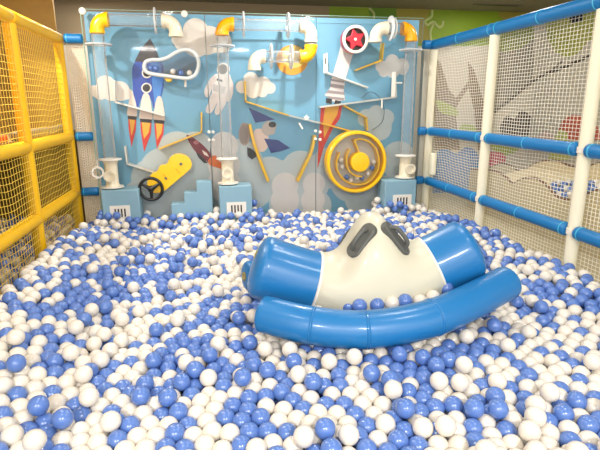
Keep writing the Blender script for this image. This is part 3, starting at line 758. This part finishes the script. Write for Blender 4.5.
# webs that tie the ends of the side tubes to the log
for a, b in ((LOG[36], FTP[36]), (LOG[36], RTP[36])):
    dz = Vector((0, 0, -.05)); q = AX*.10
    mb = MB(); pts = [a-q+dz, a+q+dz, b+q+dz, b-q+dz]
    vs = [mb.bm.verts.new(p) for p in pts]+[mb.bm.verts.new(p+Vector((0, 0, .01))) for p in pts]
    for f in ((0, 1, 2, 3), (7, 6, 5, 4), (0, 4, 5, 1), (1, 5, 6, 2), (2, 6, 7, 3), (3, 7, 4, 0)): mb.bm.faces.new([vs[i] for i in f])
    mb.done('web', INFB, t, smooth=False)
# cream saddle
i0, i1 = 10, 33
def peak_z(pxx, pyy):   # height over the middle of the log at a photo row
    best = None
    for k in range(100):
        z = .2+k*.006; p = np.array((mid.x, mid.y, z))-CAM; y = 225-F_PX*np.dot(p, _u)/np.dot(p, _f)
        if best is None or abs(y-pyy) < best[0]: best = (abs(y-pyy), z)
    return best[1]
HZ = peak_z(368, 213)
NS, NP = 44, 72
smid = .47
bm = bmesh.new(); rows = []
for i in range(NS+1):
    s = i/NS; q = i0+(i1-i0)*s; k = int(min(q, len(LOG)-2)); fr = q-k
    c = LOG[k].lerp(LOG[k+1], fr)
    Tg = (LOG[min(k+1, len(LOG)-1)]-LOG[max(k-1, 0)]).normalized(); NU = (Vector((0, 0, 1))-Tg*Tg.z).normalized()
    e = s/smid if s < smid else (1-s)/(1-smid)
    bell = .5-.5*math.cos(PI*min(1, e)); bell_w = math.sin(PI/2*min(1, e))**.8
    H = RL*1.02+(HZ-mid.z-RL)*bell**1.25
    W = RL*1.02+.075*bell_w
    UPV = NU.lerp(Vector((0, 0, 1)), bell).normalized()
    row = []
    for j in range(NP):
        a = 2*PI*j/NP; ca, sa = math.cos(a), math.sin(a)
        es = min(s, 1-s); crease = 1+.009*math.sin(a*19+2*math.sin(6*s))*math.exp(-(es/.13)**2)*min(1, es/.05)
        if sa >= 0:
            x = W*(abs(ca)**.92)*(1 if ca > 0 else -1); z = H*sa**(1.0+.18*bell)
        else: x = W*ca; z = RL*1.0*sa
        row.append(bm.verts.new(c+SB*x*crease+UPV*z*crease))
    rows.append(row)
for i in range(NS):
    for j in range(NP): bm.faces.new((rows[i][j], rows[i][(j+1) % NP], rows[i+1][(j+1) % NP], rows[i+1][j]))
mb = MB(); mb.bm.free(); mb.bm = bm
sd = mb.done('saddle', INFW, t, sharp=80)
bvh = BVHTree.FromPolygons([v.co.copy() for v in sd.data.vertices], [tuple(p.vertices) for p in sd.data.polygons])
for i in (0, NS):
    q = i0 if i == 0 else i1; d = (LOG[min(q+1, len(LOG)-1)]-LOG[q-1]).normalized()
    MB().lathe(LOG[q], d, [(RL-.003, -.010), (RL+.009, -.004), (RL+.009, .004), (RL-.003, .010)], 56, False).done('seam_piping', WHITE, sd)
HGR = mat('handle_grey', (86, 88, 84), .5)
def handle(A, B, n, w=.044):
    d = (B-A); L = d.length; d.normalize(); n = (n-d*n.dot(d)).normalized(); s = d.cross(n)
    mb = MB(); prof = []
    for k in range(13): a = PI/2+PI*k/12; prof.append((A+d*w*math.cos(a)*1.0, s*w*math.sin(a)))
    for k in range(13): a = -PI/2+PI*k/12; prof.append((B+d*w*math.cos(a), s*w*math.sin(a)))
    lo_ = [mb.bm.verts.new(p+q-n*.02) for p, q in prof]; hi = [mb.bm.verts.new(p+q+n*.010) for p, q in prof]
    hi2 = [mb.bm.verts.new(p.lerp((A+B)/2, .04)+q*.82+n*.017) for p, q in prof]; m_ = len(prof)
    for X, Y in ((lo_, hi), (hi, hi2)):
        for k in range(m_): mb.bm.faces.new((X[k], X[(k+1) % m_], Y[(k+1) % m_], Y[k]))
    mb.bm.faces.new(hi2); mb.bm.faces.new(lo_[::-1])
    h = mb.done('handle', HGR, t)
    h.data.name = 'handle'
    MB().tube(smooth_path([A+n*.010, A.lerp(B, .12)+n*.042, A.lerp(B, .5)+n*.05, A.lerp(B, .88)+n*.042, B+n*.010], 6), .0125, 12).done('grip', HGR, h)
def hit(pxx, pyy):
    loc, nn, _, _ = bvh.ray_cast(Vector(CAM), Vector(ray(pxx, pyy)).normalized())
    if nn.dot(Vector(ray(pxx, pyy))) > 0: nn = -nn
    return loc, nn
def mirn(n): return n-SB*2*n.dot(SB)
for (a, b) in (((354.5, 250), (368.5, 231)), ((388, 229), (403, 248.5))):
    (A, n1), (B, n2) = hit(*a), hit(*b); n = ((n1+n2)/2).normalized()
    handle(A, B, n)
    bk = [bvh.find_nearest(mirror(q)-SB*.07-Vector((0, 0, .07))) for q in (A, B)]
    nb_ = (bk[0][1]+bk[1][1]).normalized(); nb_ = -nb_ if nb_.dot(SB) > 0 else nb_
    handle(bk[0][0], bk[1][0], nb_)

# ------------------------------------------------------------------ the balls: settle thousands of balls round everything that stands in the pit
R = .04
BLUE = mat('blue_ball', (88, 122, 190), .24, spec=.55, coat=.25)
WBALL = mat('white_ball', (222, 215, 203), .26, spec=.5, coat=.15)
YN = -4.85
rng = np.random.default_rng(11)
DEPTH = .205
ZB = -DEPTH
vol = 4/3*PI*R**3
def fill(x0, x1, y0, y1, n): return np.column_stack([rng.uniform(x0, x1, n), rng.uniform(y0, y1, n), rng.uniform(ZB+R, R*1.2, n)])
XI0, XI1 = XL+.105, XR-.03
n_in = int((XI1-XI0)*(-YN-.02)*DEPTH*.575/vol); n_out = int(.95*2.6*.19*.575/vol)
pos = np.vstack([fill(XI0+R, XI1-R, YN, -.06, n_in), fill(-3.1, XL-.15, -2.6, .3, n_out)])
inside = np.arange(len(pos)) < n_in
segs = []
for P, r in ((LOG, RL), (FTP, RT), (RTP, RT)):
    for i in range(0, len(P)-2, 2): segs.append((np.array(P[i]), np.array(P[i+2]), r))
fixed = []
for xx, yy, zz, col in ((348.5, 306, .085, 1), (359.7, 306, .105, 1), (377, 305, .105, 1), (392, 303, .115, 0), (405, 301, .125, 1), (420, 301.5, .115, 0), (433, 297, .13, 0), (446, 288, .15, 1), (310, 304, .06, 0), (320, 307, .06, 0)):
    fixed.append((np.array(atZ(xx, yy, zz)), col))
FX = np.array([f[0] for f in fixed])
boxes = [(a, b, yf, yb, .306) for a, b, yf, yb in BOXES]+[(STEPBOX[0], STEPBOX[1], STEPBOX[2], STEPBOX[3], float(sz[0]))]
sad_c = np.array(mid)+np.array([0, 0, .05]); ax_ = np.array(AX); sb_ = np.array(SB)

def smooth01(t): t = np.clip(t, 0, 1); return t*t*(3-2*t)
def heap(x, y): return np.where(x > XL, (.14*smooth01((-1.15-x)/.65)+.10*smooth01((x-1.15)/.6))*smooth01((-.2-y)/.9), .03)   # the balls are banked up along both fences
pos[:, 2] += heap(pos[:, 0], pos[:, 1])
def constrain(p):
    p[:, 2] = np.maximum(p[:, 2], ZB+R+heap(p[:, 0], p[:, 1]))
    pin = p[inside]
    pin[:, 0] = np.clip(pin[:, 0], XI0+R, XI1-R); pin[:, 1] = np.clip(pin[:, 1], YN, -R-.004)
    for a, b, yf, yb, zt in boxes:
        m = (pin[:, 0] > a-R) & (pin[:, 0] < b+R) & (pin[:, 1] > yf-R) & (pin[:, 2] < zt+R)
        if m.any():
            q = pin[m]; dl, dr, df = q[:, 0]-(a-R), (b+R)-q[:, 0], q[:, 1]-(yf-R)
            k = np.argmin(np.stack([dl, dr, df]), 0)
            q[k == 0, 0] = a-R; q[k == 1, 0] = b+R; q[k == 2, 1] = yf-R; pin[m] = q
    for A, B, r in segs:
        m = np.where((np.abs(pin[:, 0]-(A[0]+B[0])/2) < .36) & (np.abs(pin[:, 1]-(A[1]+B[1])/2) < .36))[0]
        if len(m) == 0: continue
        q = pin[m]; ab = B-A; t_ = np.clip(((q-A)@ab)/(ab@ab), 0, 1); c = A+t_[:, None]*ab; d = q-c
        L = np.linalg.norm(d, axis=1)+1e-9; k = L < r+R
        q[k] = c[k]+d[k]/L[k][:, None]*(r+R); pin[m] = q
    d = pin-sad_c; lx, ly, lz = d@ax_, d@sb_, d[:, 2]
    ex, ey, ez = .40+R, .275+R, .34
    s = np.sqrt((lx/ex)**2+(ly/ey)**2+(lz/ez)**2)+1e-9
    k = (s < 1)
    ny = ly[k]/ey; newl = np.sign(ny)*ey*np.sqrt(np.maximum(0, 1-(lx[k]/ex)**2-(lz[k]/ez)**2))
    pin[k] += (newl-ly[k])[:, None]*sb_*.5
    for f in FX:
        d = pin-f; L = np.linalg.norm(d, axis=1)+1e-9; k = L < 2*R
        pin[k] += d[k]/L[k][:, None]*(2*R-L[k])[:, None]
    p[inside] = pin
    po = p[~inside]; po[:, 0] = np.clip(po[:, 0], -3.1, XL-.105-R); po[:, 1] = np.clip(po[:, 1], -2.7, .5); p[~inside] = po
    return p
def pairs(p, h):
    c = np.floor((p-p.min(0))/h).astype(np.int64)+1; dim = c.max(0)+2
    key = (c[:, 0]*dim[1]+c[:, 1])*dim[2]+c[:, 2]; order = np.argsort(key, kind='stable'); ks = key[order]
    I, J = [], []
    n = len(p); ar = np.arange(n)
    for dx in (-1, 0, 1):
        for dy in (-1, 0, 1):
            for dz in (-1, 0, 1):
                off = (dx*dim[1]+dy)*dim[2]+dz
                if off < 0: continue
                lo_, hi_ = np.searchsorted(ks, key+off, 'left'), np.searchsorted(ks, key+off, 'right')
                mx = int((hi_-lo_).max())
                for k in range(mx):
                    m = lo_+k < hi_; i = ar[m]; j = order[(lo_+k)[m]]
                    if off == 0: g = i < j; i, j = i[g], j[g]
                    I.append(i); J.append(j)
    I, J = np.concatenate(I), np.concatenate(J)
    d = p[I]-p[J]; k = (d*d).sum(1) < h*h
    return I[k], J[k]
ITER = 170
for it in range(ITER):
    if it % 4 == 0: I, J = pairs(pos, 2*R*1.22)
    g = .0035 if it < ITER*.72 else .0008 if it < ITER*.88 else 0
    pos[:, 2] -= g
    d = pos[I]-pos[J]; L = np.linalg.norm(d, axis=1)+1e-9; o = np.maximum(0, 2*R-L); k = o > 0
    cor = d[k]/L[k][:, None]*(o[k]*.5)[:, None]
    acc = np.zeros_like(pos); cnt = np.zeros(len(pos))
    np.add.at(acc, I[k], cor); np.add.at(acc, J[k], -cor); np.add.at(cnt, I[k], 1); np.add.at(cnt, J[k], 1)
    pos += acc*(1.5/np.maximum(1.5, cnt*.62))[:, None]*.8
    pos = constrain(pos)
# colours: mixed at random with loose drifts of either colour
x, y = pos[:, 0], pos[:, 1]
drift = .06*np.sin(2.3*x+1.1*y+.5)+.06*np.sin(5.1*x-3.7*y)+.05*np.sin(1.7*y+9*x)
is_blue = rng.uniform(0, 1, len(pos)) < .46+drift
# which balls show, and how large, from where the photo was taken
d = pos-CAM; dep = d@_f; sx_ = 300+F_PX*(d@_r)/dep; sy_ = 225-F_PX*(d@_u)/dep; sr = F_PX*R/dep
ids = np.full((450, 600), -1, np.int32)
gy, gx = np.mgrid[0:450, 0:600]
for i in np.argsort(-dep):
    if dep[i] < .3: continue
    X0, X1, Y0, Y1 = int(sx_[i]-sr[i]), int(sx_[i]+sr[i])+2, int(sy_[i]-sr[i]), int(sy_[i]+sr[i])+2
    X0, Y0, X1, Y1 = max(X0, 0), max(Y0, 0), min(X1, 600), min(Y1, 450)
    if X0 >= X1 or Y0 >= Y1: continue
    mk = (gx[Y0:Y1, X0:X1]-sx_[i])**2+(gy[Y0:Y1, X0:X1]-sy_[i])**2 < sr[i]**2
    ids[Y0:Y1, X0:X1][mk] = i
area = np.bincount(ids[ids >= 0], minlength=len(pos))
def ball_mesh(name, m, sub=4):
    bm = bmesh.new(); bmesh.ops.create_icosphere(bm, subdivisions=sub, radius=R)
    me = bpy.data.meshes.new(name); bm.to_mesh(me); bm.free()
    me.polygons.foreach_set('use_smooth', [True]*len(me.polygons)); me.materials.append(m); return me
BM = [ball_mesh('white_ball', WBALL), ball_mesh('blue_ball', BLUE)]
PROTO = []
def ball(col, p, label, group, sc=1):
    if not PROTO or len(PROTO) < 2:
        for me, nm in zip(BM, ('white_ball', 'blue_ball')): PROTO.append(bpy.data.objects.new(nm, me))
    o = PROTO[col].copy(); COL.objects.link(o); o.location = p; o.scale = (sc, sc, sc)
    return tag(o, label, 'ball', group)
individual = np.zeros(len(pos), bool)
for col in (0, 1):
    cand = np.where(is_blue == bool(col))[0]; cand = cand[np.argsort(-area[cand])][:300]; individual[cand] = True
    nm = ('white', 'blue')[col]
    for i in cand:
        ball(col, pos[i], 'glossy %s plastic ball loose among the balls nearest the photographer' % nm, 'nearest %s balls in the pit' % nm)
trough = {0: 'half hidden blue ball, leftmost of three blue ones in front of the cream saddle',
          1: 'middle of three adjoining blue balls between cream saddle and front blue tube',
          2: 'rightmost of three adjoining blue balls between cream saddle and front blue tube',
          3: 'white ball between two blue balls in the gap before the cream saddle',
          4: 'blue ball between two white balls in the gap before the cream saddle',
          5: 'left one of two neighbouring white balls by the right foot of the saddle',
          6: 'right one of two neighbouring white balls by the right foot of the saddle',
          7: 'blue ball where saddle, blue log and front tube meet on the right',
          8: 'white ball where cream saddle meets the blue log on the left',
          9: 'mostly hidden white ball at the left foot of the cream saddle'}
for k, (p, col) in enumerate(fixed): ball(col, p, trough[k], None)
# rest of the balls: one mass per colour
tm = bmesh.new(); bmesh.ops.create_icosphere(tm, subdivisions=3, radius=R)
tv = np.array([v.co[:] for v in tm.verts]); tf = np.array([[v.index for v in f.verts] for f in tm.faces]); tm.free()
for col in (0, 1):
    idx = np.where((is_blue == bool(col)) & ~individual & ((pos[:, 2]-heap(pos[:, 0], pos[:, 1]) > -.14) | (area > 0)))[0]
    vv = (pos[idx][:, None, :]+tv[None]).reshape(-1, 3); ff = (tf[None]+(np.arange(len(idx))*len(tv))[:, None, None]).reshape(-1, 3)
    nm = ('white', 'blue')[col]
    me = bpy.data.meshes.new(nm+'_balls'); me.vertices.add(len(vv)); me.vertices.foreach_set('co', vv.astype(np.float32).ravel())
    me.loops.add(ff.size); me.loops.foreach_set('vertex_index', ff.astype(np.int32).ravel())
    me.polygons.add(len(ff)); me.polygons.foreach_set('loop_start', np.arange(0, ff.size, 3, dtype=np.int32))
    me.polygons.foreach_set('use_smooth', np.ones(len(ff), bool)); me.update(calc_edges=True); me.validate()
    me.materials.append((WBALL, BLUE)[col])
    o = bpy.data.objects.new(nm+'_balls', me); COL.objects.link(o)
    tag(o, 'mass of smaller looking %s plastic balls filling the rest of the pit' % nm, 'balls'); o['kind'] = 'stuff'
# small balls in the drum, in the viewer, and in the far trough
for x, y, c in DRUM_BALLS:
    ball(c, atY(x, y, -.055), 'small %s ball inside the yellow drum with the clear face' % ('white', 'blue')[c], '%s balls inside the yellow drum' % ('white', 'blue')[c], .72)
for x, y, c in VIEW_BALLS:
    ball(c, atY(x, y, -.042), 'small %s ball inside the clear pear shaped window' % ('white', 'blue')[c], '%s balls inside the pear shaped window' % ('white', 'blue')[c], .72)
FAR = [(554, 185, 1), (559, 183, 0), (564, 184.5, 1), (569, 183, 0), (574, 184, 1), (579, 182, 0), (556, 190, 1), (561, 190, 1), (566, 189.5, 0), (571, 190, 1), (576, 189, 0), (581, 188, 1), (560, 195, 0), (565, 195.5, 1), (570, 195, 0), (576, 194.5, 1), (586, 183, 0), (591, 184, 1), (596, 183, 0), (593, 189, 1), (599, 188, 0), (588, 189, 1)]
for xx, yy, c in FAR:     # resting on a bed that rises towards the back board
    d = ray(xx, yy); t_ = (.14+.19*(CAM[0]-2.9)+.042-CAM[2])/(d[2]-.19*d[0])
    p_ = CAM+d*t_
    ball(c, p_, 'small looking %s ball in the far trough between the wavy sand boards' % ('white', 'blue')[c], '%s balls in the far trough' % ('white', 'blue')[c])
    assert -9 < t_ < 9
bed = MB().prism([(2.9, FLOOR_Z), (3.74, FLOOR_Z), (3.74, .14+.19*.84), (2.9, .14)], -2.6, .5).done('trough_bed', SAND)
tag(bed, 'sand coloured sloping bed of the far ball trough between the wavy boards', 'trough')

# ------------------------------------------------------------------ light
W = bpy.data.worlds.new('room_air'); S.world = W; W.use_nodes = True
bg = W.node_tree.nodes['Background']; bg.inputs[0].default_value = (1, .972, .945, 1); bg.inputs[1].default_value = 1.5
def lamp(x, y, e, size, z=CEIL_Z-.03, col=(1, .965, .925), aim=None):
    L = bpy.data.lights.new('downlight_or_fill', 'AREA'); L.shape = 'DISK'; L.size = size; L.energy = e; L.color = col
    o = bpy.data.objects.new('downlight_or_fill', L); COL.objects.link(o); o.location = (x, y, z)
    return o
lamp(.4, -.75, 25, .07); lamp(-2.25, -1.15, 38, .07); lamp(2.6, -.7, 16, .16)
for x_, y_ in ((-1.3, -2.6), (.9, -2.6), (-1.2, -4.2), (1.0, -4.2)): lamp(x_, y_, 9, .4)
for x_ in (-2.0, .2): lamp(x_, -7.3, 125, .6)  # unseen fill lamps, added behind the camera to brighten upright faces
for x_ in (-1.1, .9):        # added fill lamps, tilted to brighten the space wall
    o = lamp(x_, -2.0, 9, .2); o.rotation_euler = (Vector((x_*.9, .1, .9))-o.location).to_track_quat('-Z', 'Y').to_euler()
lamp(-1.95, .95, 12, .3); lamp(3.2, .9, 7, .3)  # left one boosted to brighten the cream wall behind the infill net
S.view_settings.view_transform = 'Standard'; S.view_settings.look = 'None'
S.view_settings.exposure = .57; S.view_settings.gamma = 1; S.view_settings.use_curve_mapping = False
